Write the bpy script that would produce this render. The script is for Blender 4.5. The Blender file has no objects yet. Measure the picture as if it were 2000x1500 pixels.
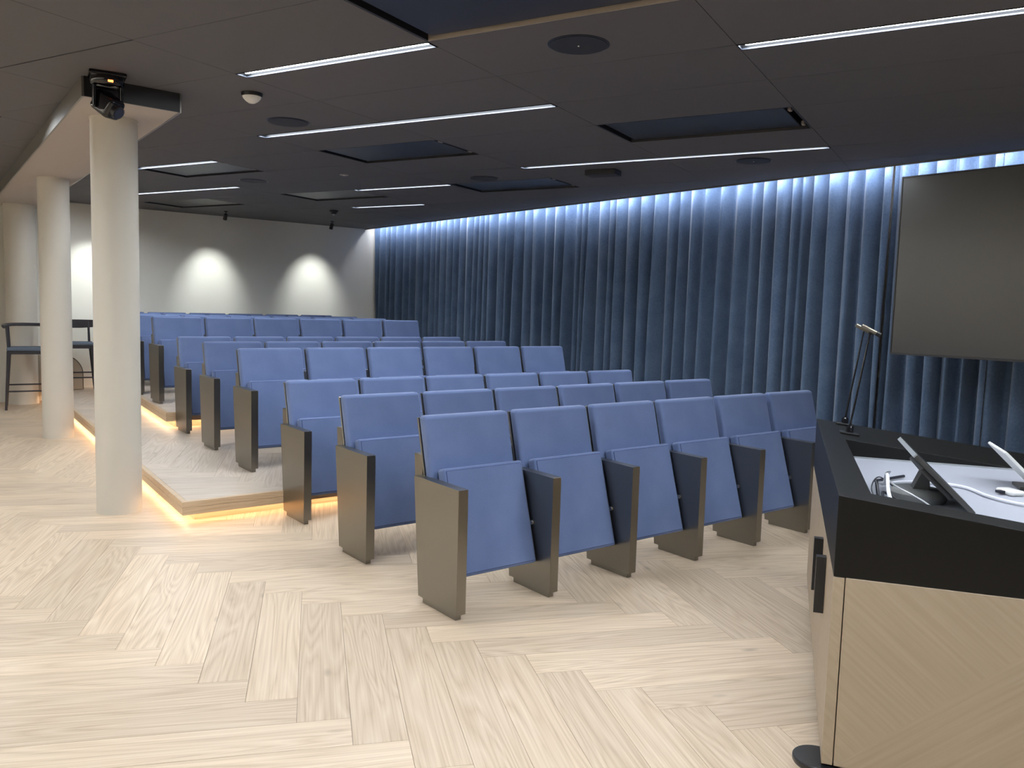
import bpy, bmesh, math, random
from mathutils import Vector, Matrix

random.seed(7)
SC = bpy.context.scene
COL = SC.collection

# ------------------------------------------------------------------ camera
CAM = Vector((-2.1398, -3.1423, 1.4953))
PITCH, YAW, ROLL, FPX = -0.0922, 0.6593, 0.0290, 1612.6
FW = Vector((math.sin(YAW) * math.cos(PITCH), math.cos(YAW) * math.cos(PITCH), math.sin(PITCH)))
_r0 = Vector((math.cos(YAW), -math.sin(YAW), 0)); _u0 = _r0.cross(FW)
RT = math.cos(ROLL) * _r0 + math.sin(ROLL) * _u0
UP = -math.sin(ROLL) * _r0 + math.cos(ROLL) * _u0
cd = bpy.data.cameras.new('camera'); cam = bpy.data.objects.new('camera', cd); COL.objects.link(cam)
cd.sensor_width = 36.0; cd.lens = FPX * 36.0 / 2000.0; cd.clip_start = 0.05
M = Matrix((RT, UP, -FW)).transposed().to_4x4(); M.translation = CAM
cam.matrix_world = M
SC.camera = cam

# ------------------------------------------------------------------ world, exposure
wd = bpy.data.worlds.new('world'); SC.world = wd; wd.use_nodes = True
wd.node_tree.nodes['Background'].inputs[0].default_value = (0.02, 0.02, 0.022, 1)
wd.node_tree.nodes['Background'].inputs[1].default_value = 1.0
SC.view_settings.view_transform = 'Standard'; SC.view_settings.look = 'None'
SC.view_settings.exposure = 0.46; SC.view_settings.gamma = 1.0
SC.view_settings.use_curve_mapping = False

STRIP_E = 108.0      # linear ceiling lights
COVE_E = 75.0       # light slot above the curtain
LED_E = 14.0        # warm strips under the platforms
SPOT_W = 62.0      # wall spots
FILL_E = 150.0       # added fill lights that brighten the entrance wall, out of view

# ------------------------------------------------------------------ room numbers
ZC, ZS = 2.79, 2.675                     # ceiling, underside of the bulkhead
XE, XR, YB, XL, YF = 4.74, 5.08, 10.05, -6.2, -6.0
Z1, Z2 = 0.17, 0.345                     # platform heights
PITCH_X = 0.58

def ray(px, py): return RT * ((px - 1000) / FPX) - UP * ((py - 750) / FPX) + FW
def pix(px, py, ax, v):                  # point seen at a pixel of the photo, on the plane axis = v
    d = ray(px, py); return CAM + d * ((v - CAM[ax]) / d[ax])
def proj(P):
    d = Vector(P) - CAM; w = d.dot(FW)
    return (1000 + FPX * d.dot(RT) / w, 750 - FPX * d.dot(UP) / w, w)

# ------------------------------------------------------------------ materials
def lin(c):
    return tuple((x / 12.92 if x <= 0.04045 else ((x + 0.055) / 1.055) ** 2.4) for x in (v / 255 for v in c))
def new_mat(name):
    m = bpy.data.materials.new(name); m.use_nodes = True
    nt = m.node_tree; b = nt.nodes['Principled BSDF']
    return m, nt, b
def N(nt, t, **kw):
    n = nt.nodes.new(t)
    for k, v in kw.items():
        if k.startswith('in_'):
            n.inputs[int(k[3:])].default_value = v
        else: setattr(n, k, v)
    return n
def plain(name, col, rough=0.5, metal=0.0, spec=0.5, noise=0.04, nscale=6.0, bump=0.0, bscale=200.0, sheen=0.0):
    m, nt, b = new_mat(name); L = nt.links.new
    tc = N(nt, 'ShaderNodeTexCoord'); nz = N(nt, 'ShaderNodeTexNoise'); nz.inputs['Scale'].default_value = nscale
    nz.inputs['Detail'].default_value = 4
    L(tc.outputs['Object'], nz.inputs['Vector'])
    mp = N(nt, 'ShaderNodeMapRange'); mp.inputs[3].default_value = 1 - noise; mp.inputs[4].default_value = 1 + noise
    L(nz.outputs['Fac'], mp.inputs[0])
    mx = N(nt, 'ShaderNodeVectorMath', operation='SCALE'); mx.inputs[0].default_value = col[:3]
    L(mp.outputs[0], mx.inputs['Scale']); L(mx.outputs[0], b.inputs['Base Color'])
    b.inputs['Roughness'].default_value = rough; b.inputs['Metallic'].default_value = metal
    b.inputs['Specular IOR Level'].default_value = spec
    if sheen:
        b.inputs['Sheen Weight'].default_value = sheen; b.inputs['Sheen Roughness'].default_value = 0.5
    if bump:
        n2 = N(nt, 'ShaderNodeTexNoise'); n2.inputs['Scale'].default_value = bscale; n2.inputs['Detail'].default_value = 3
        L(tc.outputs['Object'], n2.inputs['Vector'])
        bp = N(nt, 'ShaderNodeBump'); bp.inputs['Strength'].default_value = bump; bp.inputs['Distance'].default_value = 0.002
        L(n2.outputs['Fac'], bp.inputs['Height']); L(bp.outputs[0], b.inputs['Normal'])
    return m
def emit(name, col, e):
    m, nt, b = new_mat(name)
    b.inputs['Base Color'].default_value = (0.8, 0.8, 0.8, 1)
    b.inputs['Emission Color'].default_value = (*col, 1); b.inputs['Emission Strength'].default_value = e
    return m
def fabric(name, c1, c2, scale, bump=0.5, sheen=0.3):
    m, nt, b = new_mat(name); L = nt.links.new
    tc = N(nt, 'ShaderNodeTexCoord')
    w1 = N(nt, 'ShaderNodeTexNoise'); w1.inputs['Scale'].default_value = scale; w1.inputs['Detail'].default_value = 2
    L(tc.outputs['Object'], w1.inputs['Vector'])
    n2 = N(nt, 'ShaderNodeTexNoise'); n2.inputs['Scale'].default_value = 5; L(tc.outputs['Object'], n2.inputs['Vector'])
    ad = N(nt, 'ShaderNodeMath', operation='ADD'); L(w1.outputs['Fac'], ad.inputs[0]); L(n2.outputs['Fac'], ad.inputs[1])
    r = N(nt, 'ShaderNodeMapRange'); r.inputs[1].default_value = 0.7; r.inputs[2].default_value = 1.3; L(ad.outputs[0], r.inputs[0])
    mx = N(nt, 'ShaderNodeMix', data_type='RGBA'); mx.inputs[6].default_value = (*c1, 1); mx.inputs[7].default_value = (*c2, 1)
    L(r.outputs[0], mx.inputs[0]); L(mx.outputs[2], b.inputs['Base Color'])
    bp = N(nt, 'ShaderNodeBump'); bp.inputs['Strength'].default_value = bump; bp.inputs['Distance'].default_value = 0.0012
    L(w1.outputs['Fac'], bp.inputs['Height']); L(bp.outputs[0], b.inputs['Normal'])
    b.inputs['Roughness'].default_value = 0.9; b.inputs['Sheen Weight'].default_value = sheen
    b.inputs['Sheen Roughness'].default_value = 0.45; b.inputs['Specular IOR Level'].default_value = 0.2
    return m
def veneer(name, c1, c2):
    """flat-sawn veneer laid diagonally, mirrored along a diagonal joint"""
    m, nt, b = new_mat(name); L = nt.links.new
    tc = N(nt, 'ShaderNodeTexCoord'); outs = []
    for sg in (1, -1):
        rot = N(nt, 'ShaderNodeMapping'); rot.inputs['Rotation'].default_value = (math.radians(40*sg), 0, 0); L(tc.outputs['Object'], rot.inputs[0])
        mp = N(nt, 'ShaderNodeMapping'); mp.inputs['Scale'].default_value = (30, 1.2, 42); L(rot.outputs[0], mp.inputs[0])
        nz = N(nt, 'ShaderNodeTexNoise'); nz.inputs['Scale'].default_value = 2.0; nz.inputs['Detail'].default_value = 5; L(mp.outputs[0], nz.inputs['Vector'])
        outs.append(nz.outputs['Fac'])
    sep = N(nt, 'ShaderNodeSeparateXYZ'); L(tc.outputs['Object'], sep.inputs[0])
    ad = N(nt, 'ShaderNodeMath', operation='MULTIPLY_ADD'); ad.inputs[1].default_value = -0.9; ad.inputs[2].default_value = 0.05
    L(sep.outputs['Y'], ad.inputs[0])
    gt = N(nt, 'ShaderNodeMath', operation='GREATER_THAN'); L(sep.outputs['Z'], gt.inputs[0]); L(ad.outputs[0], gt.inputs[1])
    mf = N(nt, 'ShaderNodeMix', data_type='FLOAT'); L(gt.outputs[0], mf.inputs[0]); L(outs[0], mf.inputs[2]); L(outs[1], mf.inputs[3])
    mr = N(nt, 'ShaderNodeMapRange'); mr.inputs[1].default_value = 0.3; mr.inputs[2].default_value = 0.7; L(mf.outputs[0], mr.inputs[0])
    mx = N(nt, 'ShaderNodeMix', data_type='RGBA'); mx.inputs[6].default_value = (*c1, 1); mx.inputs[7].default_value = (*c2, 1)
    L(mr.outputs[0], mx.inputs[0]); L(mx.outputs[2], b.inputs['Base Color']); b.inputs['Roughness'].default_value = 0.5
    return m
def oak(name, dark, mid, light, rough=0.42, use_uv=True, sx=1.0, knots=True):
    """wood with grain along local U / X; per-plank tone from the mesh attribute 'tone'"""
    m, nt, b = new_mat(name); L = nt.links.new
    tc = N(nt, 'ShaderNodeTexCoord'); src = tc.outputs['UV'] if use_uv else tc.outputs['Object']
    mp = N(nt, 'ShaderNodeMapping'); mp.inputs['Scale'].default_value = (0.62 * sx, 7 * sx, 7 * sx); L(src, mp.inputs[0])
    dn = N(nt, 'ShaderNodeTexNoise'); dn.inputs['Scale'].default_value = 1.1; dn.inputs['Detail'].default_value = 1.2; dn.inputs['Distortion'].default_value = 0.5; L(mp.outputs[0], dn.inputs['Vector'])
    # cathedral grain: rings from a strongly stretched, distorted noise
    ring = N(nt, 'ShaderNodeMath', operation='MULTIPLY'); ring.inputs[1].default_value = 13.0; L(dn.outputs['Fac'], ring.inputs[0])
    fr = N(nt, 'ShaderNodeMath', operation='FRACT'); L(ring.outputs[0], fr.inputs[0])
    pp = N(nt, 'ShaderNodeMath', operation='PINGPONG'); pp.inputs[1].default_value = 0.5; L(ring.outputs[0], pp.inputs[0])
    mp2 = N(nt, 'ShaderNodeMapping'); mp2.inputs['Scale'].default_value = (0.9 * sx, 55 * sx, 55 * sx); L(src, mp2.inputs[0])
    fn = N(nt, 'ShaderNodeTexNoise'); fn.inputs['Scale'].default_value = 2.0; fn.inputs['Detail'].default_value = 5; L(mp2.outputs[0], fn.inputs['Vector'])
    a1 = N(nt, 'ShaderNodeMath', operation='MULTIPLY'); a1.inputs[1].default_value = 0.5; L(pp.outputs[0], a1.inputs[0])
    a2 = N(nt, 'ShaderNodeMath', operation='MULTIPLY_ADD'); a2.inputs[1].default_value = 0.72; L(fn.outputs['Fac'], a2.inputs[0]); L(a1.outputs[0], a2.inputs[2])
    cr = N(nt, 'ShaderNodeValToRGB'); e = cr.color_ramp.elements
    e[0].position = 0.22; e[0].color = (*dark, 1); e[1].position = 0.72; e[1].color = (*light, 1)
    k = cr.color_ramp.elements.new(0.44); k.color = (*mid, 1)
    L(a2.outputs[0], cr.inputs[0])
    at = N(nt, 'ShaderNodeAttribute', attribute_name='tone')
    tm = N(nt, 'ShaderNodeMapRange'); tm.inputs[3].default_value = 0.88; tm.inputs[4].default_value = 1.08; L(at.outputs['Fac'], tm.inputs[0])
    sc = N(nt, 'ShaderNodeVectorMath', operation='SCALE'); L(cr.outputs[0], sc.inputs[0])
    if use_uv: L(tm.outputs[0], sc.inputs['Scale'])
    else: sc.inputs['Scale'].default_value = 1.0
    out = sc.outputs[0]
    if knots:
        mk = N(nt, 'ShaderNodeMapping'); mk.inputs['Scale'].default_value = (1.6, 4.2, 4.2); L(src, mk.inputs[0])
        vo = N(nt, 'ShaderNodeTexVoronoi'); vo.inputs['Scale'].default_value = 1.0; L(mk.outputs[0], vo.inputs['Vector'])
        kr = N(nt, 'ShaderNodeMapRange'); kr.inputs[1].default_value = 0.02; kr.inputs[2].default_value = 0.085; kr.inputs[3].default_value = 0.5; kr.inputs[4].default_value = 0.0
        L(vo.outputs['Distance'], kr.inputs[0])
        km = N(nt, 'ShaderNodeMix', data_type='RGBA'); L(kr.outputs[0], km.inputs[0]); L(out, km.inputs[6]); km.inputs[7].default_value = (*[x * 0.45 for x in dark], 1)
        out = km.outputs[2]
    L(out, b.inputs['Base Color'])
    bp = N(nt, 'ShaderNodeBump'); bp.inputs['Strength'].default_value = 0.12; bp.inputs['Distance'].default_value = 0.001
    L(fn.outputs['Fac'], bp.inputs['Height']); L(bp.outputs[0], b.inputs['Normal'])
    b.inputs['Roughness'].default_value = rough
    return m

MAT = {
 'oak_floor': oak('oak_floor', lin((180, 157, 131)), lin((202, 180, 154)), lin((217, 198, 174))),
 'oak_platform': oak('oak_platform', lin((184, 166, 147)), lin((200, 184, 167)), lin((213, 200, 185))),
 'oak_edge': oak('oak_edge', lin((190, 160, 126)), lin((203, 176, 143)), lin((212, 188, 157)), use_uv=False, knots=False),
 'lectern_wood': veneer('lectern_wood', lin((157, 141, 119)), lin((167, 151, 130))),
 'subfloor': plain('subfloor', lin((96, 82, 66)), 0.9),
 'wall': plain('wall_paint', lin((224, 221, 212)), 0.85, noise=0.015, bump=0.05, bscale=300),
 'wall_left': plain('wall_left_paint', lin((222, 218, 208)), 0.85, noise=0.015, bump=0.05, bscale=300),
 'wall_dark': plain('wall_dark_paint', lin((92, 86, 80)), 0.85, noise=0.02),
 'column': plain('column_paint', lin((200, 194, 182)), 0.6, noise=0.012, bump=0.04, bscale=250),
 'ceiling': plain('ceiling_panel', lin((89, 88, 91)), 0.75, noise=0.05, nscale=14, bump=0.12, bscale=700),
 'ceiling_void': plain('ceiling_void', (0.012, 0.012, 0.013), 0.9),
 'bulkhead': plain('bulkhead_paint', lin((176, 167, 160)), 0.8, noise=0.02),
 'bulkhead_trim': plain('bulkhead_trim', lin((128, 125, 118)), 0.38, metal=0.7, noise=0.05),
 'vent_frame': plain('vent_frame', (0.012, 0.012, 0.015), 0.5),
 'vent_panel': plain('vent_panel', (0.022, 0.023, 0.03), 0.33, noise=0.1, nscale=60, bump=0.3, bscale=900),
 'vent_rail': plain('vent_rail', lin((160, 150, 138)), 0.5, metal=0.2),
 'speaker': plain('speaker_mesh', (0.018, 0.019, 0.024), 0.6, bump=0.6, bscale=900),
 'black_plastic': plain('black_plastic', (0.012, 0.012, 0.014), 0.3),
 'gloss_black': plain('gloss_black', (0.006, 0.006, 0.008), 0.12),
 'white_plastic': plain('white_plastic', (0.75, 0.75, 0.73), 0.4),
 'alu': plain('white_aluminium', (0.5, 0.53, 0.6), 0.4, noise=0.01),
 'panel': plain('bronze_lacquer', (0.25, 0.236, 0.21), 0.3, metal=1.0, noise=0.015, nscale=3),
 'seat_fabric': fabric('seat_fabric', (0.108, 0.154, 0.296), (0.148, 0.200, 0.366), 420, 0.35, 0.25),
 'curtain': fabric('curtain_velvet', (0.055, 0.090, 0.155), (0.088, 0.130, 0.205), 60, 0.2, 0.35),
 'screen': plain('screen_glass', (0.012, 0.013, 0.013), 0.3, spec=0.9, noise=0.0),
 'screen_frame': plain('screen_frame', (0.02, 0.021, 0.024), 0.35),
 'lectern_black': plain('lectern_laminate', (0.005, 0.005, 0.0045), 0.42, spec=0.3, noise=0.1, bump=0.06, bscale=900),
 'tray': plain('tray_laminate', (0.36, 0.375, 0.43), 0.5, noise=0.01),
 'strip_lip': plain('strip_lip', (0.02, 0.023, 0.03), 0.6, spec=0.1, noise=0.01),
 'alu_inner': plain('channel_inner', (0.0025, 0.0027, 0.0032), 0.6, spec=0.05, noise=0.01),
 'seat_piping': fabric('seat_piping', (0.05, 0.07, 0.16), (0.07, 0.09, 0.2), 420, 0.2, 0.1),
 'wall_fill': emit('fill_diffuser', (1.0, 0.96, 0.88), FILL_E),
 'foot_grey': plain('foot_grey', (0.16, 0.165, 0.165), 0.35),
 'steel': plain('brushed_steel', (0.5, 0.5, 0.5), 0.3, metal=1.0),
 'mic_metal': plain('mic_metal', (0.36, 0.33, 0.26), 0.3, metal=1.0),
 'cable_white': plain('cable_white', (0.7, 0.71, 0.76), 0.45),
 'cable_black': plain('cable_black', (0.012, 0.012, 0.02), 0.4),
 'monitor': plain('monitor_shell', (0.055, 0.054, 0.052), 0.4),
 'silver': plain('silver_edge', (0.5, 0.52, 0.54), 0.35, metal=0.6),
 'stool_wood': plain('stool_stain', (0.022, 0.02, 0.026), 0.45, noise=0.15, nscale=20),
 'stool_seat': plain('stool_seat', lin((84, 96, 112)), 0.7, noise=0.05),
 'bench': plain('bench_upholstery', lin((178, 166, 150)), 0.9, noise=0.04, bump=0.2, bscale=300),
 'strip': emit('strip_diffuser', (0.88, 0.94, 1.0), STRIP_E),
 'cove': emit('cove_diffuser', (0.84, 0.88, 1.0), COVE_E),
 'led': emit('warm_led', (1.0, 0.70, 0.43), LED_E),
 'tally': emit('tally_light', (1.0, 0.14, 0.02), 5.0),
 'spot_lens': emit('spot_lens', (1.0, 0.98, 0.92), 30.0),
 'lens': plain('lens_glass', (0.02, 0.02, 0.03), 0.05),
}

# ------------------------------------------------------------------ mesh helpers
class MB:
    def __init__(s): s.v = []; s.f = []
    def add(s, vs, fs):
        b = len(s.v); s.v += [tuple(v) for v in vs]; s.f += [tuple(i + b for i in f) for f in fs]; return s
    def box(s, x0, x1, y0, y1, z0, z1, mat=None):
        vs = [Vector(p) for p in ((x0,y0,z0),(x1,y0,z0),(x1,y1,z0),(x0,y1,z0),(x0,y0,z1),(x1,y0,z1),(x1,y1,z1),(x0,y1,z1))]
        if mat is not None: vs = [mat @ v for v in vs]
        return s.add(vs, [(0,3,2,1),(4,5,6,7),(0,1,5,4),(1,2,6,5),(2,3,7,6),(3,0,4,7)])
    def prism(s, poly, z0, z1):                       # poly counter-clockwise in XY
        n = len(poly)
        vs = [(p[0], p[1], z0) for p in poly] + [(p[0], p[1], z1) for p in poly]
        return s.add(vs, [tuple(reversed(range(n))), tuple(range(n, 2*n))] + [(i, (i+1) % n, n + (i+1) % n, n + i) for i in range(n)])
    def extr(s, poly, x0, x1):                        # poly in YZ, extruded along X
        n = len(poly)
        vs = [(x0, p[0], p[1]) for p in poly] + [(x1, p[0], p[1]) for p in poly]
        return s.add(vs, [tuple(reversed(range(n))), tuple(range(n, 2*n))] + [(i, (i+1) % n, n + (i+1) % n, n + i) for i in range(n)])
    def cyl(s, p0, p1, r0, r1=None, n=20):
        r1 = r0 if r1 is None else r1
        p0, p1 = Vector(p0), Vector(p1); d = (p1 - p0).normalized()
        a = d.orthogonal().normalized(); c = d.cross(a)
        vs = []
        for p, r in ((p0, r0), (p1, r1)):
            for i in range(n):
                t = 2 * math.pi * i / n; vs.append(p + (a * math.cos(t) + c * math.sin(t)) * r)
        return s.add(vs, [tuple(reversed(range(n))), tuple(range(n, 2*n))] + [(i, (i+1) % n, n + (i+1) % n, n + i) for i in range(n)])
    def lathe(s, prof, c=(0, 0, 0), n=32):            # prof [(r,z)] bottom to top, closed with caps
        vs = []; fs = []; m = len(prof)
        for r, z in prof:
            for i in range(n):
                t = 2 * math.pi * i / n; vs.append((c[0] + r * math.cos(t), c[1] + r * math.sin(t), c[2] + z))
        for j in range(m - 1):
            for i in range(n):
                fs.append((j*n + i, j*n + (i+1) % n, (j+1)*n + (i+1) % n, (j+1)*n + i))
        fs.append(tuple(reversed(range(n)))); fs.append(tuple(range((m-1)*n, m*n)))
        return s.add(vs, fs)
    def tube(s, pts, r, n=8, flat=1.0):
        pts = [Vector(p) for p in pts]; m = len(pts); vs = []; fs = []
        nrm = None
        for i, p in enumerate(pts):
            d = (pts[min(i+1, m-1)] - pts[max(i-1, 0)]).normalized()
            if nrm is None: nrm = d.orthogonal().normalized()
            nrm = (nrm - d * nrm.dot(d)).normalized(); c = d.cross(nrm)
            rr = r[i] if isinstance(r, (list, tuple)) else r
            for k in range(n):
                t = 2 * math.pi * k / n; vs.append(p + (nrm * math.cos(t) + c * math.sin(t) * flat) * rr)
        for i in range(m - 1):
            for k in range(n): fs.append((i*n + k, i*n + (k+1) % n, (i+1)*n + (k+1) % n, (i+1)*n + k))
        fs.append(tuple(reversed(range(n)))); fs.append(tuple(range((m-1)*n, m*n)))
        return s.add(vs, fs)
    def mesh(s, name, bevel=0, seg=2, smooth=False, angle=35):
        me = bpy.data.meshes.new(name); me.from_pydata(s.v, [], s.f)
        bm = bmesh.new(); bm.from_mesh(me)
        bmesh.ops.recalc_face_normals(bm, faces=bm.faces)
        if bevel:
            es = [e for e in bm.edges if len(e.link_faces) == 2 and e.calc_face_angle(0) > 0.35]
            bmesh.ops.bevel(bm, geom=es, offset=bevel, segments=seg, profile=0.5, affect='EDGES', clamp_overlap=True)
        bm.to_mesh(me); bm.free()
        if smooth or bevel:
            me.shade_smooth() if hasattr(me, 'shade_smooth') else None
            try: me.set_sharp_from_angle(angle=math.radians(angle))
            except Exception: pass
        return me
    def build(s, name, mat, parent=None, bevel=0, seg=2, smooth=False, angle=35):
        o = link(name, s.mesh(name, bevel, seg, smooth, angle), mat, parent)
        if bevel: flat_faces(o)
        return o
def flat_faces(o):                                    # keep large faces flat beside their rounded edges
    md = o.modifiers.new('normals', 'WEIGHTED_NORMAL'); md.keep_sharp = True; md.weight = 80
    return o
def link(name, me, mat, parent=None):
    o = bpy.data.objects.new(name, me); COL.objects.link(o)
    if mat is not None and not me.materials: me.materials.append(MAT[mat] if isinstance(mat, str) else mat)
    if parent is not None: o.parent = parent
    return o
def tag(o, label, cat, group=None):
    o['label'] = label; o['category'] = cat
    if group: o['group'] = group
    return o
def thing(name, label, cat, loc=(0, 0, 0), rz=0.0, group=None):
    o = bpy.data.objects.new(name, None); COL.objects.link(o); o.empty_display_size = 0.1
    o.location = loc; o.rotation_euler = (0, 0, rz)
    return tag(o, label, cat, group)
def struct(o): o['kind'] = 'structure'; return o
def copy_tree(o, parent=None):
    c = o.copy(); COL.objects.link(c); c.parent = parent
    for ch in list(o.children): copy_tree(ch, c)
    return c

def clip(poly, a, b, c):                              # keep a*x+b*y <= c
    out = []; n = len(poly)
    for i in range(n):
        p, q = poly[i], poly[(i+1) % n]; dp = a*p[0] + b*p[1] - c; dq = a*q[0] + b*q[1] - c
        if dp <= 0: out.append(p)
        if (dp < 0 < dq) or (dq < 0 < dp):
            t = dp / (dp - dq); out.append((p[0] + (q[0]-p[0])*t, p[1] + (q[1]-p[1])*t))
    return out
def clip_convex(poly, region):                        # region counter-clockwise
    n = len(region)
    for i in range(n):
        p, q = region[i], region[(i+1) % n]; ex, ey = q[0]-p[0], q[1]-p[1]
        poly = clip(poly, ey, -ex, ey*p[0] - ex*p[1])
        if len(poly) < 3: return []
    return poly
def area(poly): return 0.5 * sum(poly[i][0]*poly[(i+1) % len(poly)][1] - poly[(i+1) % len(poly)][0]*poly[i][1] for i in range(len(poly)))
def rect(x0, x1, y0, y1): return [(x0, y0), (x1, y0), (x1, y1), (x0, y1)]

# ------------------------------------------------------------------ the shell
floor = struct(MB().box(XL - .1, XR + .1, YF - .1, YB + .1, -0.12, -0.006).build('floor', 'subfloor'))
struct(MB().box(XL - .1, XR + .1, YB, YB + .12, -0.12, 3.1).build('wall_back', 'wall'))
struct(MB().box(XR, XR + .12, YF - .1, YB, -0.12, 3.1).build('wall_right', 'wall'))
struct(MB().box(XL - .12, XL, YF - .1, YB, -0.12, 3.1).build('wall_left', 'wall_left'))
struct(MB().box(XL, XR, YF - .12, YF, -0.12, 3.1).build('wall_front', 'wall_dark'))
ceiling = struct(MB().box(XL - .1, XR + .1, YF - .1, YB + .1, 3.0, 3.1).build('ceiling', 'ceiling_void'))

# ------------------------------------------------------------------ herringbone boards
D1 = Vector((0.4099, 0.9121)); D2 = Vector((0.9121, -0.4099)); ANC = Vector((-0.9926, -0.4650))
PL, PW = 1.187, 0.190
def herringbone(region, anc):
    """[(polygon in XY, [uv per corner])] of the boards inside a convex region"""
    ps = [((Vector(p) - anc).dot(D1), (Vector(p) - anc).dot(D2)) for p in region]
    p0, p1 = min(p[0] for p in ps), max(p[0] for p in ps); s0, s1 = min(p[1] for p in ps), max(p[1] for p in ps)
    out = []; g = 0.0007
    for m in range(-14, 15):
        for k in range(-130, 131):
            for kind in (0, 1):
                a = (-k*PW + m*PL, k*PW + m*PL)
                if kind == 0: r = (a[0], a[0] + PL, a[1], a[1] + PW)
                else: r = (a[0] - PW, a[0], a[1] + PW - PL, a[1] + PW)
                if r[1] < p0 or r[0] > p1 or r[3] < s0 or r[2] > s1: continue
                loc = rect(r[0] + g, r[1] - g, r[2] + g, r[3] - g)
                w = [tuple(anc + D1*p + D2*s) for p, s in loc][::-1]
                c = clip_convex(w, region)
                if len(c) < 3 or area(c) < 0.0006: continue
                off = (random.uniform(0, 40), random.uniform(0, 40)); uv = []
                for x, y in c:
                    d = Vector((x, y)) - anc; p, s = d.dot(D1), d.dot(D2)
                    uv.append(((p - r[0]) + off[0], (s - r[2]) + off[1]) if kind == 0 else ((s - r[2]) + off[0], (p - r[0]) + off[1]))
                out.append((c, uv))
    return out
def plank_mesh(name, planks, zt, th):
    vs = []; fs = []; uvs = []; tones = []
    for poly, uv in planks:
        n = len(poly); b = len(vs); t = random.random()
        vs += [(x, y, zt) for x, y in poly] + [(x, y, zt - th) for x, y in poly]
        fs.append(tuple(b + i for i in range(n))); uvs += uv; tones.append(t)
        for i in range(n):
            j = (i + 1) % n
            fs.append((b + j, b + i, b + n + i, b + n + j)); uvs += [uv[j], uv[i], uv[i], uv[j]]; tones.append(t)
    me = bpy.data.meshes.new(name); me.from_pydata(vs, [], fs)
    ul = me.uv_layers.new(name='UVMap')
    for i, c in enumerate(uvs): ul.data[i].uv = c
    at = me.attributes.new('tone', 'FLOAT', 'FACE')
    for i, t in enumerate(tones): at.data[i].value = t
    return me
def lay(region, anc, zt, mat, parent, hide=None, most=300, nm='plank'):
    pl = herringbone(region, anc); rank = []
    for p in pl:
        if hide and all(inside(hide, q) for q in p[0]): continue
        cx = sum(q[0] for q in p[0]) / len(p[0]); cy = sum(q[1] for q in p[0]) / len(p[0])
        x, y, w = proj((cx, cy, zt)); scr = 0.0
        if w > 0.2 and -250 < x < 2250 and 400 < y < 1750: scr = area(p[0]) / w ** 3
        rank.append((scr, p))
    rank.sort(key=lambda r: -r[0])
    for scr, p in rank[:most]:
        if scr > 0: link(nm, plank_mesh(nm, [p], zt, 0.012), mat, parent)
    rest = [p for i, (scr, p) in enumerate(rank) if i >= most or scr == 0]
    if rest:
        o = link('far_' + nm + 's', plank_mesh('far_' + nm + 's', rest, zt, 0.012), mat, parent); o['kind'] = 'stuff'
def inside(region, p):
    n = len(region)
    return all((region[(i+1) % n][0]-region[i][0])*(p[1]-region[i][1]) - (region[(i+1) % n][1]-region[i][1])*(p[0]-region[i][0]) > 0 for i in range(n))

P1 = [(-0.585, 2.335), (4.80, 2.335), (4.80, YB), (-0.215, YB)]
P2 = [(0.155, 5.475), (4.80, 5.475), (4.80, YB), (0.50, YB)]
def inset(poly, d0, d3):                              # front edge and aisle edge moved in
    (x0, y0), (x1, y1), (x2, y2), (x3, y3) = poly
    s = (x3 - x0) / (y3 - y0)
    return [(x0 + d3 + s*d0, y0 + d0), (x1, y1 + d0), (x2, y2), (x3 + d3, y3)]
lay(rect(XL, XR, YF, YB), ANC, 0.0, 'oak_floor', floor, hide=inset(P1, .3, .25))

def platform(poly, z0, z1, label, anc, hide=None):
    """floating timber deck: boards, two-layer edge, set-back base with a warm light strip under the nosing"""
    base = inset(poly, 0.17, 0.12)
    o = struct(MB().prism(base, z0, z1 - 0.09).build('platform', 'oak_edge'))
    o['label'] = label
    s = (poly[3][0] - poly[0][0]) / (poly[3][1] - poly[0][1])
    inn = inset(poly, 0.035, 0.035)
    MB().prism([tuple(p) for p in inn], z1 - 0.09, z1 - 0.012).build('deck_core', 'subfloor', o)
    for nm, a, b in (('nosing', z1 - 0.041, z1), ('edge_board', z1 - 0.09, z1 - 0.0425)):
        MB().prism([poly[0], poly[1], inn[1], inn[0]], a, b).build(nm, 'oak_edge', o, bevel=.002, seg=1)
        MB().prism([poly[0], inn[0], inn[3], poly[3]], a, b).build(nm, 'oak_edge', o, bevel=.002, seg=1)
    l0 = inset(poly, 0.10, 0.06); l1 = inset(poly, 0.118, 0.078)
    MB().prism([l0[0], l0[1], l1[1], l1[0]], z1 - 0.099, z1 - 0.0915).build('light_strip', 'led', o)
    MB().prism([l0[0], l1[0], l1[3], l0[3]], z1 - 0.099, z1 - 0.0915).build('light_strip', 'led', o)
    lay(inn, anc, z1, 'oak_platform', o, hide=hide)
    return o
platform(P1, 0.0, Z1, 'low pale oak platform with warm light glowing under its edge', ANC + Vector((0.31, 0.12)), inset(P2, .3, .25))
platform(P2, Z1, Z2, 'upper pale oak platform carrying the rear seat rows', ANC + Vector((0.11, 0.33)))

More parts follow.
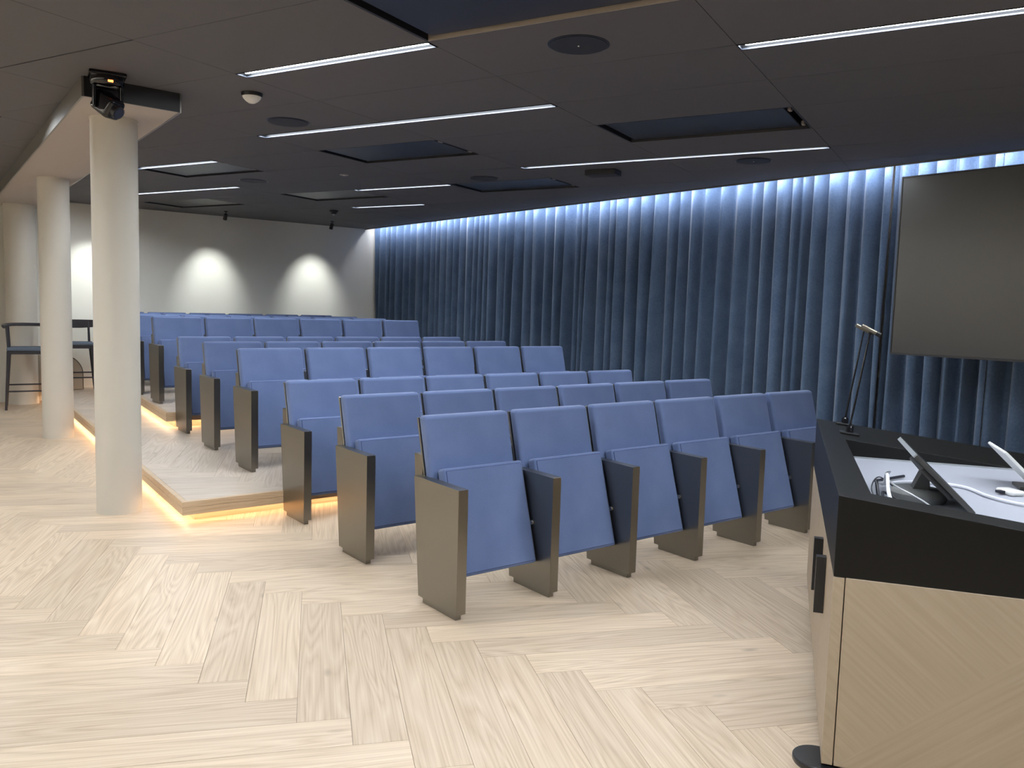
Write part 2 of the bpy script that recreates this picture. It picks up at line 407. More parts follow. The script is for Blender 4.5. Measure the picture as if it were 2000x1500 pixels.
# ------------------------------------------------------------------ ceiling grid (turned about 67 degrees against the rows)
GA = -1.1802
A2 = Vector((math.cos(GA), math.sin(GA))); C2 = Vector((-math.sin(GA), math.cos(GA)))
CU, CV = Vector(CAM[:2]).dot(A2), Vector(CAM[:2]).dot(C2)
KS = (ZC - CAM.z) / (2.77 - CAM.z)
US = [CU + (u - CU)*KS for u in (-11.9, -10.6, -9.3, -7.95, -6.68, -5.41, -4.24, -2.95, -1.712, -0.372, 0.954, 2.25, 3.55, 4.85, 6.15, 7.45, 8.75)]
VS = [CV + (v - CV)*KS for v in [0.20 + 0.655*i for i in range(-13, 17)]]
V0 = 13                                               # VS[V0] is the 0.20 line
def uvw(u, v): return tuple(A2*u + C2*v)
def ui(u): return min(range(len(US)), key=lambda i: abs(US[i] - (CU + (u - CU)*KS)))
ROOM = rect(XL, XE, YF, YB)
strips = {  # (first u line, last u line, v index): label
 (-1.712, -0.372, 0): 'short linear light touching the corner of the pale-lipped ceiling vent',
 (-2.95, -0.372, 2): 'long linear light in the ceiling panel line between two round speakers',
 (-1.712, 0.954, 5): 'long linear light running past the dark ceiling box beside the curtain',
 (0.954, 3.55, 1): 'long bright linear light in the ceiling between lectern and front row',
 (-5.41, -4.24, 3): 'linear light along the edge of a vent beside the column bulkhead',
 (-8.0, -5.41, 5): 'linear light between two ceiling vents on the bulkhead side of the room',
 (-4.24, -2.95, 6): 'short linear light between the ceiling vents over the platform rows',
 (-5.41, -4.24, 8): 'short linear light beside the black smoke detector near the back wall',
 (-5.41, -4.24, 0): 'linear light in the aisle ceiling beside the bulkhead',
}
extra = [(-1.712, -0.372, -8), (-4.24, -2.95, -2), (-2.95, -0.372, -4), (0.954, 3.55, -2), (0.954, 3.55, -4), (-1.712, -0.372, -6),
         (-5.41, -4.24, -4), (3.55, 4.85, 0), (-8.0, -6.68, -2), (-8.0, -6.68, -4), (4.85, 6.15, 0)]  # unseen strips added to light the room from outside the view
vents = {(-0.372, -1): 'dark ceiling vent with a pale lip, its corner touching a short linear light',
 (-0.372, 3): 'dark ceiling vent with clips at one end, above the front seat row near the curtain',
 (-2.95, 3): 'dark ceiling vent beside a small flat disc, over the middle rows',
 (-5.41, 3): 'ceiling vent with a pale panel beside the column bulkhead',
 (-2.95, 6): 'dark ceiling vent near the curtain, between two short linear lights',
 (-5.41, 6): 'ceiling vent with a pale panel near the smoke detector',
 (-7.95, 6): 'ceiling vent beside the back wall, next to a small wall spotlight'}
SW = 0.085
strip_cells = {}
for (a, b, vi), lab in list(strips.items()) + [(e, None) for e in extra]:
    for i in range(ui(a), ui(b)): strip_cells[(i, V0 + vi)] = True
vent_cells = {(ui(u), V0 + vi): lab for (u, vi), lab in vents.items()}
g = 0.0016
for i in range(len(US) - 1):
    for j in range(len(VS) - 1):
        u0, u1, v0, v1 = US[i], US[i+1], VS[j], VS[j+1]
        if (i, j) in vent_cells: continue
        if (i, j) in strip_cells: v0 += SW
        if i == ui(-2.95) and j == V0 - 1: v0 += .009      # one wider joint
        c = clip_convex([uvw(u, v) for u, v in rect(u0 + g, u1 - g, v0 + g, v1 - g)], ROOM)
        if len(c) < 3 or area(c) < 0.002: continue
        MB().prism(c, ZC, ZC + 0.025).build('ceiling_panel', 'ceiling', ceiling)
struct(MB().box(XE - 0.012, XE + 0.006, YF, YB, ZC - 0.012, ZC + 0.10).build('trim_1', 'bulkhead_trim'))   # lip of the curtain slot

GR = Matrix.Rotation(GA, 4, 'Z')
def grid_thing(name, label, cat, u, v, group=None):
    p = uvw(u, v); return thing(name, label, cat, (p[0], p[1], ZC), GA, group)
def strip_light(a, b, vi, label):
    u0, u1 = US[ui(a)], US[ui(b)]; v0 = VS[V0 + vi]; ln = u1 - u0
    t = grid_thing('linear_light', label, 'ceiling light', u0, v0, 'linear lights set in the ceiling')
    f = MB(); h_ = MB(); w = 0.007
    for b in ((0, ln, 0, w), (0, ln, SW - w, SW), (0, w, w, SW - w), (ln - w, ln, w, SW - w)): f.box(*b, -0.003, 0.004); h_.box(*b, 0.004, 0.06)
    f.build('frame', 'strip_lip', t)
    h_.build('channel', 'alu_inner', t)
    MB().box(w, ln - w, w, SW - w, 0.052, 0.06).build('housing', 'alu_inner', t)
    MB().box(0.03, ln - 0.03, 0.022, 0.058, 0.011, 0.03).build('diffuser', 'strip', t)
for (a, b, vi), lab in strips.items(): strip_light(a, b, vi, lab)
for n_, (a, b, vi) in enumerate(extra): strip_light(a, b, vi, 'added unseen linear light over the entrance side of the room')

def vent(i, j, label, pale, big):
    u0, u1 = US[i], US[i+1]; v0, v1 = VS[j], VS[j+1]
    if (i, j) in strip_cells: v0 += SW
    L_, W_ = u1 - u0, v1 - v0
    t = grid_thing('ceiling_vent', label, 'vent', u0, v0, 'air vents in the ceiling')
    f = MB(); w = 0.014
    for b in ((0, L_, 0, w), (0, L_, W_ - w, W_), (0, w, w, W_ - w), (L_ - w, L_, w, W_ - w)): f.box(*b, 0.0, 0.14)
    f.build('frame', 'vent_frame', t)
    MB().box(w, L_ - w, w, W_ - w, 0.13, 0.14).build('housing', 'vent_frame', t)
    e = 0.045
    MB().box(e, L_ - e - .03, e, W_ - e + .01, 0.012, 0.027).build('grille_panel', 'vent_panel', t, bevel=.004, seg=1)
    MB().box(.016, L_ - .016, W_ - .022, W_ - .0145, -0.004, 0.03).build('lip', 'vent_rail' if big else 'vent_frame', t)
    for uu in (L_ - .055, ):
        for vv in (.10, W_ - .13): MB().box(uu, uu + .022, vv, vv + .05, 0.005, 0.03).build('clip', 'vent_rail', t, bevel=.003, seg=1)
for (i, j), lab in vent_cells.items(): vent(i, j, lab, 'pale' in lab, 'pale lip' in lab)

# ------------------------------------------------------------------ bulkhead along the column line
BH = [(-1.104, 2.43), (-0.548, 2.46), (-0.30, YB), (-0.84, YB)]
bh = struct(MB().prism(BH, ZS, ZC + .0).build('ceiling_bulkhead', 'bulkhead'))
def band(p, q, th, z0, z1):
    p, q = Vector(p), Vector(q); d = (q - p).normalized(); nn = Vector((d.y, -d.x)) * th
    return MB().prism([tuple(p + nn), tuple(q + nn), tuple(q), tuple(p)], z0, z1)
band(BH[0], BH[1], .012, ZS - .002, ZC).build('side_trim', 'vent_frame', bh)
band(BH[3], BH[0], .012, ZS - .002, ZC).build('side_trim', 'bulkhead_trim', bh)
band(BH[1], BH[2], .012, ZS - .002, ZC).build('side_trim', 'bulkhead_trim', bh)

# ------------------------------------------------------------------ columns
for (x, y, r, lab) in ((-0.815, 3.02, .146, 'round off-white column standing by the front corner of the low platform'),
                       (-0.635, 6.56, .146, 'round off-white column between the first column and the bar stool'),
                       (-0.545, 9.80, .185, 'thick off-white column against the back wall behind the bar stool')):
    c = thing('column', lab, 'column', (x, y, 0), 0, 'round columns along the aisle')
    MB().lathe([(r, 0.0), (r, ZS - .012)], n=48).build('shaft', 'column', c, smooth=True, angle=60)
    MB().lathe([(r + .004, ZS - .012), (r + .004, ZS)], n=48).build('collar', 'column', c, smooth=True, angle=60)

# ------------------------------------------------------------------ auditorium seats
def rows():
    ys = [0.0, 0.9987, 1.985, 3.02, 4.09, 5.12, 6.20, 7.15, 8.10, 9.05]
    xs = [0.0, .047, .101, .124, .187, .25, .28, .31, .335, .36]
    return list(zip(xs, ys, [0]*3 + [Z1]*3 + [Z2]*4))
def seat_proto():
    t = thing('auditorium_seat', 'x', 'seat', group='blue folding seats in rows')
    sp = MB().extr([(0, .03), (.345, .03), (.405, .637), (0, .635)], 0, .055).build('side_panel', 'panel', t, bevel=.0016, seg=2)
    MB().extr([(.022, 0), (.318, 0), (.32, .031), (.022, .031)], .012, .043).build('foot', 'panel', sp)
    # folded seat: underside line from (.25,.69) down to (.098,.172)
    T, B = Vector((.25, .69)), Vector((.098, .172)); d = (T - B).normalized(); nn = Vector((d.y, -d.x)); th = .062
    poly = [tuple(B), tuple(B + nn*th), tuple(T + nn*th), tuple(T)]
    pad = MB().extr(poly, .074, .572).build('seat_pad', 'seat_fabric', t, bevel=.014, seg=3)
    e = .015; b2, t2 = B + d*e, T - d*e
    MB().extr([tuple(b2 - nn*.003), tuple(b2 + nn*.004), tuple(t2 + nn*.004), tuple(t2 - nn*.003)], .074 + e, .572 - e).build('underside_panel', 'seat_fabric', pad, bevel=.0012, seg=1)
    lp = [(.074 + e, *(b2 - nn*.0005)), (.572 - e, *(b2 - nn*.0005)), (.572 - e, *(t2 - nn*.0005)), (.074 + e, *(t2 - nn*.0005))]
    m = MB()
    for i in range(4): m.tube([lp[i], lp[(i+1) % 4]], .0024, n=6)
    m.build('piping', 'seat_piping', pad, smooth=True)
    # backrest cushion, leaning back
    k = .264; m = MB().box(.042, .574, 0, .062, .43, .937).mesh('backrest', bevel=.02, seg=4)
    for v in m.vertices: v.co.y += .315 + k*(v.co.z - .67)
    flat_faces(link('backrest', m, 'seat_fabric', t))
    m = MB().box(.040, .576, .0625, .074, .60, .924).mesh('back_shell', bevel=.002, seg=1)
    for v in m.vertices: v.co.y += .315 + k*(v.co.z - .67)
    link('back_shell', m, 'panel', t)
    MB().extr([(.40, .60), (.472, .60), (.482, .737), (.40, .737)], .046, .570).build('back_support', 'panel', t, bevel=.002, seg=1)
    for x0, x1 in ((.055, .076), (.570, .5795)):
        MB().cyl((x0, .158, .37), (x1, .158, .37), .012, n=14).build('pivot', 'steel', t, smooth=True)
    return t
ORD = ['first', 'second', 'third', 'fourth', 'fifth', 'sixth', 'seventh', 'eighth', 'ninth', 'tenth']
seat0 = seat_proto(); first = True
for ri, (rx, ry, rz) in enumerate(rows()):
    for k in range(6):
        o = seat0 if first else copy_tree(seat0)
        first = False
        o.location = (rx + k*PITCH_X, ry, rz)
        row = 'in the front row' if ri == 0 else ('in the last row by the wall' if ri == 9 else 'in the %s row from the lectern' % ORD[ri])
        pos = 'at the aisle end' if k == 0 else ('at the curtain end' if k == 5 else '%s from the column aisle' % ORD[k])
        o['label'] = 'blue folding seat %s %s' % (pos, row)
for ri, (rx, ry, rz) in enumerate(rows()):            # closing panel at the curtain end of each row
    end = [o for o in COL.objects if o.parent is None and o.name.startswith('auditorium_seat') and (Vector(o.location) - Vector((rx + 5*PITCH_X, ry, rz))).length < .01][0]
    src = [c for c in end.children if c.name.startswith('side_panel')][0]
    c = copy_tree(src, end); c.location = (PITCH_X, 0, 0)

# ------------------------------------------------------------------ curtain
def curtain(name, y0, y1, seed, lam, amp, label):
    rnd = random.Random(seed); ys = []; y = y0; step = 0.0105
    n = int((y1 - y0) / step); nz = 18; z0, z1 = 0.012, 2.97
    knots = [rnd.uniform(.6, 1.5) for _ in range(int((y1 - y0) / .16) + 4)]
    am = [rnd.uniform(.7, 1.2) for _ in knots]; ofs = [rnd.uniform(-1, 1) for _ in knots]; dr = [rnd.uniform(-1, 1) for _ in knots]
    def it(a, y):
        f = (y - y0) / .16; i = int(f); f -= i; f = f*f*(3 - 2*f); return a[i]*(1 - f) + a[i+1]*f
    ph = 0.0; phs = []
    for i in range(n + 1):
        yy = y0 + i*step; phs.append(ph); ph += 2*math.pi*step / (lam*it(knots, yy))
    vs = []; fs = []
    for j in range(nz + 1):
        tz = j / nz; z = z0 + (z1 - z0)*tz
        for i in range(n + 1):
            yy = y0 + i*step; p = phs[i] + it(dr, yy)*1.3*(1 - tz)
            s = 0.5 + 0.5*math.sin(p + 0.5*math.sin(p + it(dr, yy)*2.5)); s = 1 - 2*s ** 0.9
            a = amp*it(am, yy)*(0.70 + 0.42*(1 - tz))
            x = 4.93 + a*s + 0.022*it(ofs, yy)*(1.1 - 0.7*tz)
            vs.append((x, yy, z))
    for j in range(nz):
        for i in range(n):
            a = j*(n+1) + i; fs.append((a, a + 1, a + n + 2, a + n + 1))
    me = bpy.data.meshes.new(name); me.from_pydata(vs, [], fs); me.shade_smooth()
    o = link(name, me, 'curtain'); md = o.modifiers.new('thickness', 'SOLIDIFY'); md.thickness = .004
    return tag(o, label, 'curtain', 'blue curtains along the wall')
curtain('curtain', 0.637, 9.98, 3, .168, .092, 'long slate blue velvet curtain in deep folds beside the seat rows')
curtain('curtain', -0.26, 0.635, 5, .115, .075, 'tightly gathered blue curtain at the edge of the black screen')
curtain('curtain', -4.6, -0.262, 8, .24, .08, 'looser blue curtain hanging behind the black screen')
cr = tag(MB().tube([(4.93, -4.7, 2.985), (4.93, 10.0, 2.985)], .012).build('curtain_rail', 'alu'), 'white rail hidden in the ceiling slot above the blue curtain', 'rail')
cl = thing('cove_light', 'continuous white light line in the slot above the blue curtain', 'cove light', (4.752, 0, 2.81))
MB().box(-.005, .0, -4.6, 9.9, -.02, .03).build('channel', 'alu', cl)
MB().box(.001, .010, -4.6, 9.9, -.014, .014).build('diffuser', 'cove', cl)

# ------------------------------------------------------------------ wall spots
for sx, lab in ((0.36, 'small black spotlight washing the back wall beside the columns'), (2.04, 'small black spotlight washing the middle of the back wall'),
                (3.74, 'small black spotlight washing the back wall by the curtain')):
    sy = 9.27
    t = thing('wall_spotlight', lab, 'spotlight', (sx, sy, ZC), 0, 'spotlights in front of the back wall')
    MB().lathe([(.028, -.012), (.028, 0)], n=20).build('mount', 'black_plastic', t, smooth=True)
    MB().cyl((0, 0, -.05), (0, 0, -.01), .008, n=10).build('stem', 'black_plastic', t, smooth=True)
    dv = Vector((0, .70, -1)).normalized(); a = Vector((0, 0, -.045)); b = a + dv*.085
    MB().cyl(a, b, .026, .03, n=20).build('barrel', 'black_plastic', t, smooth=True)
    MB().cyl(b - dv*.004, b + dv*.001, .022, n=20).build('lens', 'spot_lens', t)
    ld = bpy.data.lights.new('spot_beam', 'SPOT'); ld.energy = SPOT_W; ld.spot_size = math.radians(60); ld.spot_blend = 1.0; ld.shadow_soft_size = .025
    ld.color = (.95, 1.0, .97)
    lo = bpy.data.objects.new('spot_beam', ld); COL.objects.link(lo); lo.parent = t
    lo.location = b + dv*.006; lo.rotation_euler = dv.to_track_quat('-Z', 'Y').to_euler()

# unseen fill lights added along the entrance wall to brighten that side
for k in range(4):
    t = thing('fill_light', 'added unseen linear fill light along the entrance wall', 'ceiling light', (XL + .42, -4.0 + 3.4*k, ZC), 0, 'added fill lights of the entrance wall')
    MB().box(-.05, .05, 0, 2.6, -.05, 0).build('housing', 'alu', t, bevel=.003)
    MB().box(-.056, -.0505, .02, 2.58, -.045, -.005).build('diffuser', 'wall_fill', t)

# ------------------------------------------------------------------ ceiling devices
def ceil_at(px, py): return pix(px, py, 2, ZC)
for (px, py, lab, dot) in ((1130, 87, 'round dark ceiling speaker with a white dot in its centre', True),
                           (563, 238, 'round dark ceiling speaker beside the white motion sensor', False),
                           (495, 353, 'round dark ceiling speaker behind the pale-panelled vent', False),
                           (945, 348, 'round dark ceiling speaker next to the vent by the curtain', False),
                           (1472, 314, 'round dark ceiling speaker at the edge of the curtain slot', True)):
    p = ceil_at(px, py); t = thing('ceiling_speaker', lab, 'speaker', p, 0, 'round speakers in the ceiling')
    MB().lathe([(.146, -.004), (.152, -.002), (.152, .003)], n=48).build('rim', 'black_plastic', t, smooth=True)
    MB().lathe([(.142, -.0065), (.142, -.003)], n=48).build('grille', 'speaker', t)
    if dot: MB().lathe([(.004, -.010), (.004, -.006)], n=12).build('centre_pin', 'white_plastic', t)
p = ceil_at(492, 182); t = thing('motion_sensor', 'white domed motion sensor with a black ring on the ceiling', 'sensor', p)
MB().lathe([(.062, -.022), (.066, -.012), (.066, .002)], n=36).build('ring', 'black_plastic', t, smooth=True)
MB().lathe([(.004, -.064), (.02, -.061), (.04, -.048), (.054, -.032), (.058, -.021)], n=36).build('dome', 'white_plastic', t, smooth=True, angle=60)
p = ceil_at(652, 411); t = thing('smoke_detector', 'small black smoke detector on the ceiling near the back wall', 'detector', p)
MB().lathe([(.05, -.03), (.062, -.015), (.062, .002)], n=28).build('base', 'black_plastic', t, smooth=True)
MB().lathe([(.018, -.058), (.038, -.048), (.044, -.03)], n=28).build('chamber', 'black_plastic', t, smooth=True)
MB().lathe([(.012, -.064), (.016, -.057)], n=16).build('indicator', 'white_plastic', t)
p = ceil_at(672, 341); t = thing('ceiling_sensor', 'small pale flat disc on the ceiling between two linear lights', 'sensor', p)
MB().lathe([(.04, -.008), (.046, -.004), (.046, .002)], n=28).build('cover', 'vent_rail', t, smooth=True)
MB().lathe([(.012, -.011), (.012, -.007)], n=16).build('window', 'white_plastic', t)
p = ceil_at(1178, 333); t = thing('ceiling_box', 'flat dark rectangular box fixed under the ceiling near the curtain', 'box', p, GA + .04)
MB().box(-.15, .15, -.085, .085, -.05, 0).build('case', 'speaker', t, bevel=.006)
MB().box(-.13, .13, -.087, -.084, -.042, -.012).build('front_plate', 'vent_frame', t)

# pan-tilt camera
p = Vector((-1.005, 2.285, ZC)); t = thing('ceiling_camera', 'glossy black pan-tilt camera with an orange light under the ceiling', 'camera', p, math.radians(-8))
MB().box(-.10, .10, -.085, .085, -.022, 0).build('mount_plate', 'gloss_black', t, bevel=.008)
MB().lathe([(.072, -.075), (.088, -.066), (.093, -.04), (.09, -.022)], n=40).build('base_ring', 'gloss_black', t, smooth=True, angle=60)
MB().box(-.002, .026, -.0945, -.08, -.062, -.05).build('status_light', 'tally', t, bevel=.002)
for sx in (-1, 1):
    MB().extr([(-.035, -.20), (.035, -.20), (.05, -.07), (-.05, -.07)], sx*.072 - .011, sx*.072 + .011).build('yoke_arm', 'gloss_black', t, bevel=.009, seg=3)
hd = bpy.data.objects.new('head', MB().box(-.058, .058, -.075, .075, -.062, .06).mesh('head', bevel=.026, seg=4)); COL.objects.link(hd)
hd.data.materials.append(MAT['gloss_black']); hd.parent = t; hd.location = (0, -.005, -.175); hd.rotation_euler = (math.radians(34), 0, math.radians(42))
MB().cyl((0, -.07, 0), (0, -.098, 0), .042, .038, n=28).build('lens_barrel', 'black_plastic', hd, smooth=True)
MB().cyl((0, -.096, 0), (0, -.1, 0), .031, n=28).build('lens', 'lens', hd, smooth=True)

# ------------------------------------------------------------------ black screen in front of the curtain
SX = 4.30
t = thing('wall_screen', 'large black flat screen hanging in front of the blue curtain', 'screen', (SX, 0, 0))
ya, yb, za, zb = -2.23, 0.243, 1.213, 2.606
f = MB(); w = .013
for b in ((ya, yb, za, za + w + .004), (ya, yb, zb - w, zb), (ya, ya + w, za + w, zb - w), (yb - w, yb, za + w, zb - w)): f.box(0, .05, *b)
f.build('frame', 'screen_frame', t, bevel=.002, seg=1)
MB().box(.004, .02, ya + w, yb - w, za + w, zb - w).build('display', 'screen', t)
MB().box(.02, .075, ya + .1, yb - .1, za + .1, zb - .1).build('rear_housing', 'black_plastic', t, bevel=.01)
for yy in (-1.8, -1.05): MB().box(.075, .12, yy - .04, yy + .04, za + .3, ZC).build('hanger', 'black_plastic', t)

# ------------------------------------------------------------------ lectern
LT = math.atan2(.56, .83); LO = Vector((.192, -1.789, 0))
LU = Vector((math.cos(LT), math.sin(LT), 0)); LW = Vector((LU.y, -LU.x, 0))
le = thing('lectern', 'wide pale wood lectern with a black sloping top and white tray', 'lectern', LO, LT)
LL, LD, ZB = 2.0, 1.06, .695                           # length, depth, underside of the black top
def top_z(w): return .95 - .11*w
def lpt(u, w, z): return (u, -w, z)                    # lectern coordinates -> local
def pu(px, py, u0):                                    # pixel on the plane u = u0
    d = ray(px, py); tt = (u0 - (CAM - LO).dot(LU)) / d.dot(LU); P = CAM + d*tt
    return (u0, (P - LO).dot(LW), P.z)
# black top: ring with a recessed tray
o4 = [(0, 0), (LL, 0), (LL, LD), (0, LD)]; i4 = [(.132, .105), (1.362, .105), (1.362, .85), (.132, .85)]
vs = [lpt(u, w, ZB) for u, w in o4] + [lpt(u, w, top_z(w)) for u, w in o4] + [lpt(u, w, top_z(w)) for u, w in i4] + [lpt(u, w, .845) for u, w in i4]
fs = [(0, 1, 2, 3)]
for i in range(4):
    j = (i + 1) % 4
    fs += [(i, j, 4 + j, 4 + i), (4 + i, 4 + j, 8 + j, 8 + i), (8 + i, 8 + j, 12 + j, 12 + i)]
fs.append((12, 13, 14, 15))
MB().add(vs, fs).build('top_surround', 'lectern_black', le, bevel=.0025, seg=2)
MB().box(.133, 1.361, -.849, -.106, .8455, .855).build('tray', 'tray', le)
MB().box(1.3555, 1.361, -.849, -.106, .8555, .862).build('tray_edge', 'silver', le)
# wooden body
MB().box(.0, .028, -LD, -.036, .085, ZB - .001).build('side_panel', 'lectern_wood', le, bevel=.0015, seg=1)
MB().box(LL - .028, LL, -LD, -.036, .085, ZB - .001).build('side_panel', 'lectern_wood', le, bevel=.0015, seg=1)
MB().box(.03, LL - .03, -LD, -LD + .02, .085, ZB - .001).build('back_panel', 'lectern_wood', le)
MB().box(.03, LL - .03, -LD + .022, -.037, .085, .11).build('bottom_panel', 'lectern_wood', le)
edges = [0.0, .53, 1.06, 1.53, 2.0]
for i in range(4):
    dr = MB().box(edges[i] + .001, edges[i+1] - .001, -.033, 0, .085, ZB - .002).build('door', 'lectern_wood', le, bevel=.0015, seg=1)
    if i > 1: continue
    hu = (.40, .655)[i]
    h = MB(); h.box(hu - .016, hu + .016, .0, .034, .44, .645); h.box(hu - .008, hu + .008, 0, .014, .46, .475); h.box(hu - .008, hu + .008, 0, .014, .61, .625)
    h.build('handle', 'black_plastic', dr, bevel=.001, seg=1)
def caster(u, w):
    c = MB().lathe([(.070, .056), (.074, .062), (.074, .075), (.071, .078)], c=lpt(u, w, 0), n=36).build('caster', 'black_plastic', le, smooth=True, angle=40)
    MB().lathe([(.016, .04), (.02, .058)], c=lpt(u, w, 0), n=16).build('stem', 'steel', c, smooth=True)
    x, y, _ = lpt(u, w, 0)
    for s in (-1, 1): MB().cyl((x + .012*s, y + .012*s, .026), (x + .026*s, y + .026*s, .026), .026, n=24).build('wheel', 'black_plastic', c, smooth=True)
MB().box(.02, LL - .02, -LD + .05, -.02, .0785, .086).build('underframe', 'black_plastic', le)
for u, w in ((.055, -.012), (LL - .08, .09), (.08, LD - .09), (LL - .08, LD - .09)): caster(u, w)

# gooseneck microphones
for (u, w, lab, hs) in ((1.567, .135, 'gooseneck microphone on the lectern top, the one beside the tray', 1), (1.923, .136, 'gooseneck microphone on the far corner of the lectern top', 2)):
    P = LO + LU*u + LW*w; P.z = top_z(w)
    t = thing('microphone', lab, 'microphone', P, LT, 'microphones on the lectern')
    m = MB().box(-.028, .028, -.045, .045, .0005, .0105).mesh('base', bevel=.004)
    for v in m.vertices: v.co.z += .11*v.co.y
    link('base', m, 'black_plastic', t)
    MB().lathe([(.017, .006), (.017, .034), (.012, .04)], n=20).build('socket', 'gloss_black', t, smooth=True)
    tip = Vector((0.0, -.062, .495))
    MB().tube([(0, 0, .036), tuple(Vector((0, 0, .036)).lerp(tip, .5)), tuple(tip)], [.0052, .0044, .0036], n=10).build('stem', 'gloss_black', t, smooth=True)
    d = Vector((.1, -.82, -.42)).normalized(); c0 = tip + Vector((0, 0, .008))
    hd = MB().cyl(c0 - d*.045, c0 + d*.03, .0105, n=18).build('head', 'mic_metal', t, smooth=True)
    MB().cyl(c0 + d*.028, c0 + d*.05, .0112, n=18).build('capsule_end', 'black_plastic', hd, smooth=True)

# monitor leaning in the tray
mo = thing('desk_monitor', 'thin dark monitor leaning back in the lectern tray', 'monitor', LO, LT)
b0, t0 = Vector((0, -.445, .866)), Vector((0, -.258, 1.045)); d = (t0 - b0).normalized(); nn = Vector((0, d.z, -d.y)) * .016
def plate(u0, u1, a, b, off0, off1):
    q = [a + nn*off0, b + nn*off0, b + nn*off1, a + nn*off1]
    return MB().extr([(p.y, p.z) for p in q], u0, u1)
plate(.33, .745, b0, t0, 0, 1).build('case', 'monitor', mo, bevel=.003)
plate(.34, .735, b0 + d*.012, t0 - d*.012, -.06, 0.02).build('display', 'screen', mo)
plate(.331, .744, t0 - d*.002, t0 + d*.004, .05, .95).build('top_edge', 'silver', mo)
plate(.40, .67, b0 + d*.06, t0 - d*.06, 1, 2.1).build('rear_cover', 'monitor', mo, bevel=.006)
MB().extr([(-.33, .89), (-.27, .89), (-.30, .965), (-.325, .965)], .49, .55).build('neck', 'monitor', mo, bevel=.004)
MB().lathe([(.088, .8555), (.094, .864), (.094, .884), (.08, .895), (.03, .899)], c=(.52, -.295, 0), n=40).build('foot', 'foot_grey', mo, smooth=True, angle=50)

ta = thing('tablet', 'white tablet leaning beside the monitor in the lectern tray', 'tablet', LO, LT)
b0, t0 = Vector((0, -.775, .866)), Vector((0, -.628, 1.012)); d = (t0 - b0).normalized(); nn = Vector((0, d.z, -d.y)) * .012
plate(.80, 1.08, b0, t0, 0, 1).build('case', 'white_plastic', ta, bevel=.004)
plate(.812, 1.068, b0 + d*.012, t0 - d*.012, -.05, .02).build('display', 'screen', ta)
MB().box(.88, 1.0, -.80, -.70, .8555, .868).build('stand', 'monitor', ta, bevel=.003)

def smooth_path(pts, k=8):
    pts = [Vector(p) for p in pts]; out = []
    for i in range(len(pts) - 1):
        p0 = pts[max(i-1, 0)]; p1 = pts[i]; p2 = pts[i+1]; p3 = pts[min(i+2, len(pts)-1)]
        for j in range(k):
            t_ = j / k
            out.append(0.5*((2*p1) + (p2 - p0)*t_ + (2*p0 - 5*p1 + 4*p2 - p3)*t_*t_ + (3*p1 - p0 - 3*p2 + p3)*t_**3))
    return out + [pts[-1]]
def cable(pts, r, mat, label):
    o = MB().tube([tuple(LO + LU*u + LW*w + Vector((0, 0, z))) for u, w, z in smooth_path(pts)], r, n=8).build('cable', mat, smooth=True)
    return tag(o, label, 'cable', 'cables in the lectern tray')
cable([(.20, .20, .862), pu(1737, 968, .26), pu(1733, 927, .40), (.52, .185, .905), (.68, .20, .872), (.80, .28, .863), (.84, .40, .863), (.80, .50, .863), (.66, .55, .863), (.56, .64, .863), (.55, .80, .863)], .0062, 'cable_white', 'thick white cable arching out of the lectern tray past the monitor')
cable([(.25, .17, .866), (.33, .16, .90), (.41, .18, .89), (.37, .24, .866), (.30, .31, .864)], .0050, 'cable_black', 'short black cable looped in the corner of the lectern tray')
cable([(.46, .16, .868), (.54, .16, .905), (.66, .17, .885), (.80, .21, .866), (.92, .30, .866)], .0058, 'cable_black', 'thick black cable lying beside the arching white cable')
cable([(.95, .24, .858), (.80, .235, .90), (.60, .195, .925), (.40, .20, .925), (.27, .28, .90), (.20, .34, .859)], .0026, 'silver', 'thin grey cable curving over the foot of the monitor')
cable([(.34, .15, .859), (.44, .135, .90), (.55, .17, .92), (.66, .24, .862)], .0024, 'cable_black', 'thin black wire bowing above the looped cables')
ad = thing('adapter', 'small white rounded adapter on a thin wire in the lectern tray', 'adapter', LO + LU*.78 + LW*.645 + Vector((0, 0, .855)), LT + .5)
MB().box(-.042, .042, -.03, .03, .0005, .02).build('case', 'white_plastic', ad, bevel=.009, seg=3)
MB().box(-.012, .012, .03, .055, .006, .016).build('plug', 'cable_black', ad, bevel=.002)
cable([(.80, .69, .864), (.76, .74, .862), (.70, .79, .860), (.62, .82, .860)], .0022, 'cable_black', 'thin wire running from the white adapter')

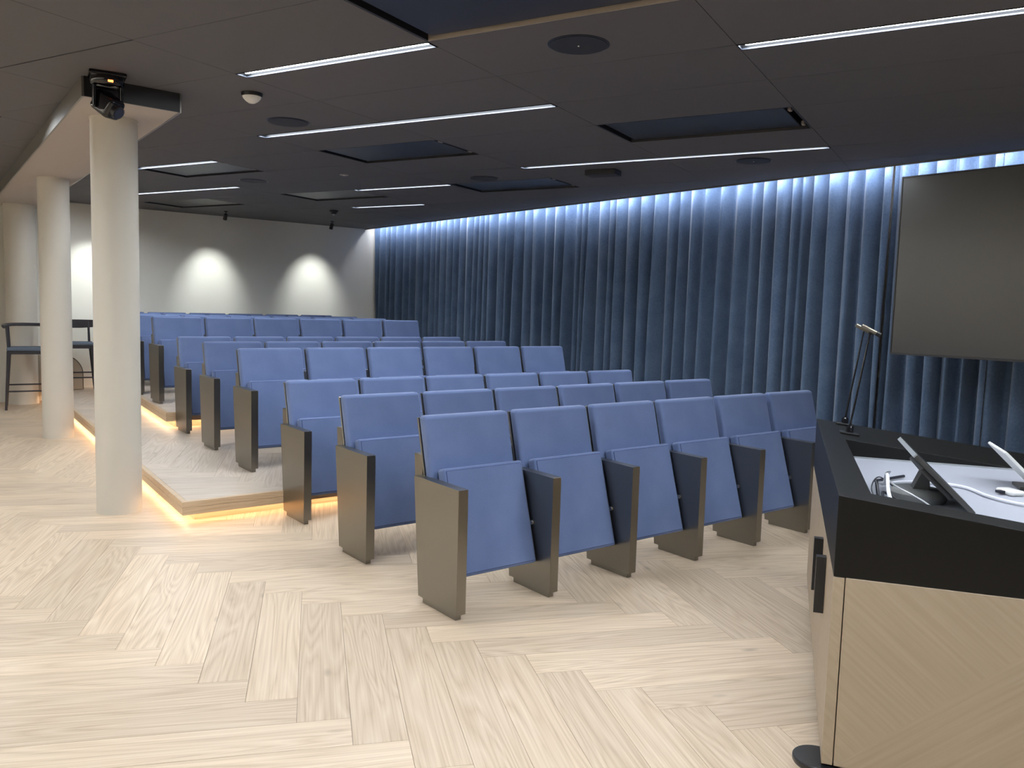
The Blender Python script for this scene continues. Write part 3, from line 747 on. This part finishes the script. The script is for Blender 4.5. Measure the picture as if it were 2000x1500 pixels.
# ------------------------------------------------------------------ bar stools
def stool(label, loc, rz, sh, top, arms, wid=.50, dep=.44):
    t = thing('bar_stool', label, 'stool', loc, rz, 'dark bar stools by the columns')
    hw, hd_ = wid/2, dep/2
    MB().box(-hw + .01, hw - .01, -hd_ + .01, hd_ - .01, sh - .045, sh).build('seat', 'stool_seat', t, bevel=.016, seg=3)
    fr = MB()
    for y in (-hd_ + .03, hd_ - .03): fr.box(-hw + .04, hw - .04, y - .012, y + .012, sh - .085, sh - .046)
    for x in (-hw + .03, hw - .03): fr.box(x - .012, x + .012, -hd_ + .04, hd_ - .04, sh - .085, sh - .046)
    fr.build('seat_frame', 'stool_wood', t)
    for sx in (-1, 1):
        for sy in (-1, 1):
            MB().tube([(sx*(hw - .035), sy*(hd_ - .035), sh - .046), (sx*(hw + .01), sy*(hd_ + .01), 0)], [.026, .015], n=12).build('leg', 'stool_wood', t, smooth=True)
    q = .93 if sh > .7 else .9
    for sy, zz in ((-1, sh*.30), (1, sh*.36)):
        MB().tube([(-hw + .005, sy*(hd_ - .005), zz), (hw - .005, sy*(hd_ - .005), zz)], .010, n=10).build('foot_rail', 'stool_wood', t, smooth=True)
    for sx in (-1, 1):
        MB().tube([(sx*(hw - .005), -hd_ + .005, sh*.33), (sx*(hw - .005), hd_ - .005, sh*.33)], .009, n=10).build('side_rail', 'stool_wood', t, smooth=True)
    if arms:
        pts = [(-hw - .015, -hd_ + .02, top - .008), (-hw - .02, 0, top), (-hw + .03, hd_ - .06, top + .008), (-hw*.45, hd_ + .02, top + .012), (hw*.45, hd_ + .02, top + .012), (hw - .03, hd_ - .06, top + .008), (hw + .02, 0, top), (hw + .015, -hd_ + .02, top - .008)]
        MB().tube(smooth_path(pts, 6), .019, n=10, flat=1.3).build('arm_rail', 'stool_wood', t, smooth=True)
        for sx in (-1, 1):
            for y in (-.06, hd_ - .07): MB().tube([(sx*(hw - .035), y, sh - .03), (sx*(hw - .01 - (.02 if y > 0 else 0)), y, top)], [.02, .012], n=10).build('spindle', 'stool_wood', t, smooth=True)
    else:
        for sx in (-1, 1): MB().tube([(sx*(hw - .05), hd_ - .035, sh - .04), (sx*(hw - .055), hd_ + .015, top - .02)], [.017, .014], n=10).build('back_post', 'stool_wood', t, smooth=True)
        rail = MB(); m = 12; vs = []; fs = []
        for i in range(m + 1):
            a = -1 + 2*i/m; x = a*(hw + .01); y = hd_ + .02 - .05*a*a + .02; dz = .018*(1 - a*a)
            for yy, zz in ((y - .010, top - .10 - dz), (y + .010, top - .10 - dz), (y + .010, top), (y - .010, top)): vs.append((x, yy, zz))
        for i in range(m):
            for k in range(4): fs.append((i*4 + k, i*4 + (k+1) % 4, (i+1)*4 + (k+1) % 4, (i+1)*4 + k))
        fs += [(0, 1, 2, 3), tuple(m*4 + k for k in (3, 2, 1, 0))]
        rail.add(vs, fs).build('back_rail', 'stool_wood', t, bevel=.004)
    return t
stool('dark wooden bar stool with curved armrest and grey seat beside the wall column', (-.545, 9.28, 0), math.radians(-7), .80, 1.075, True)
stool('dark wooden bar stool with a flat backrest standing on the low platform', (.06, 9.52, Z1), math.radians(-8), .685, .985, False, .44, .38)
# rounded bench end against the back wall
bn = thing('bench', 'low rounded beige bench end behind the flat-backed bar stool', 'bench', (-.06, 9.90, Z1))
pr = [(-.30, 0)] + [(.245, 0)] + [(.245 - .27*(1 - math.cos(a)), .22 + .27*math.sin(a)) for a in [i*math.pi/20 for i in range(11)]] + [(-.30, .49)]
m = MB(); n = len(pr)
m.add([(x, -.13, z) for x, z in pr] + [(x, .13, z) for x, z in pr], [tuple(range(n)), tuple(reversed(range(n, 2*n)))] + [(i, (i+1) % n, n + (i+1) % n, n + i) for i in range(n)])
m.build('body', 'bench', bn, bevel=.012, seg=2)
m = MB(); pts = [(x, -.133, z) for x, z in pr[1:-1]]
m.tube(pts, .005, n=6).build('piping', 'subfloor', bn, smooth=True)
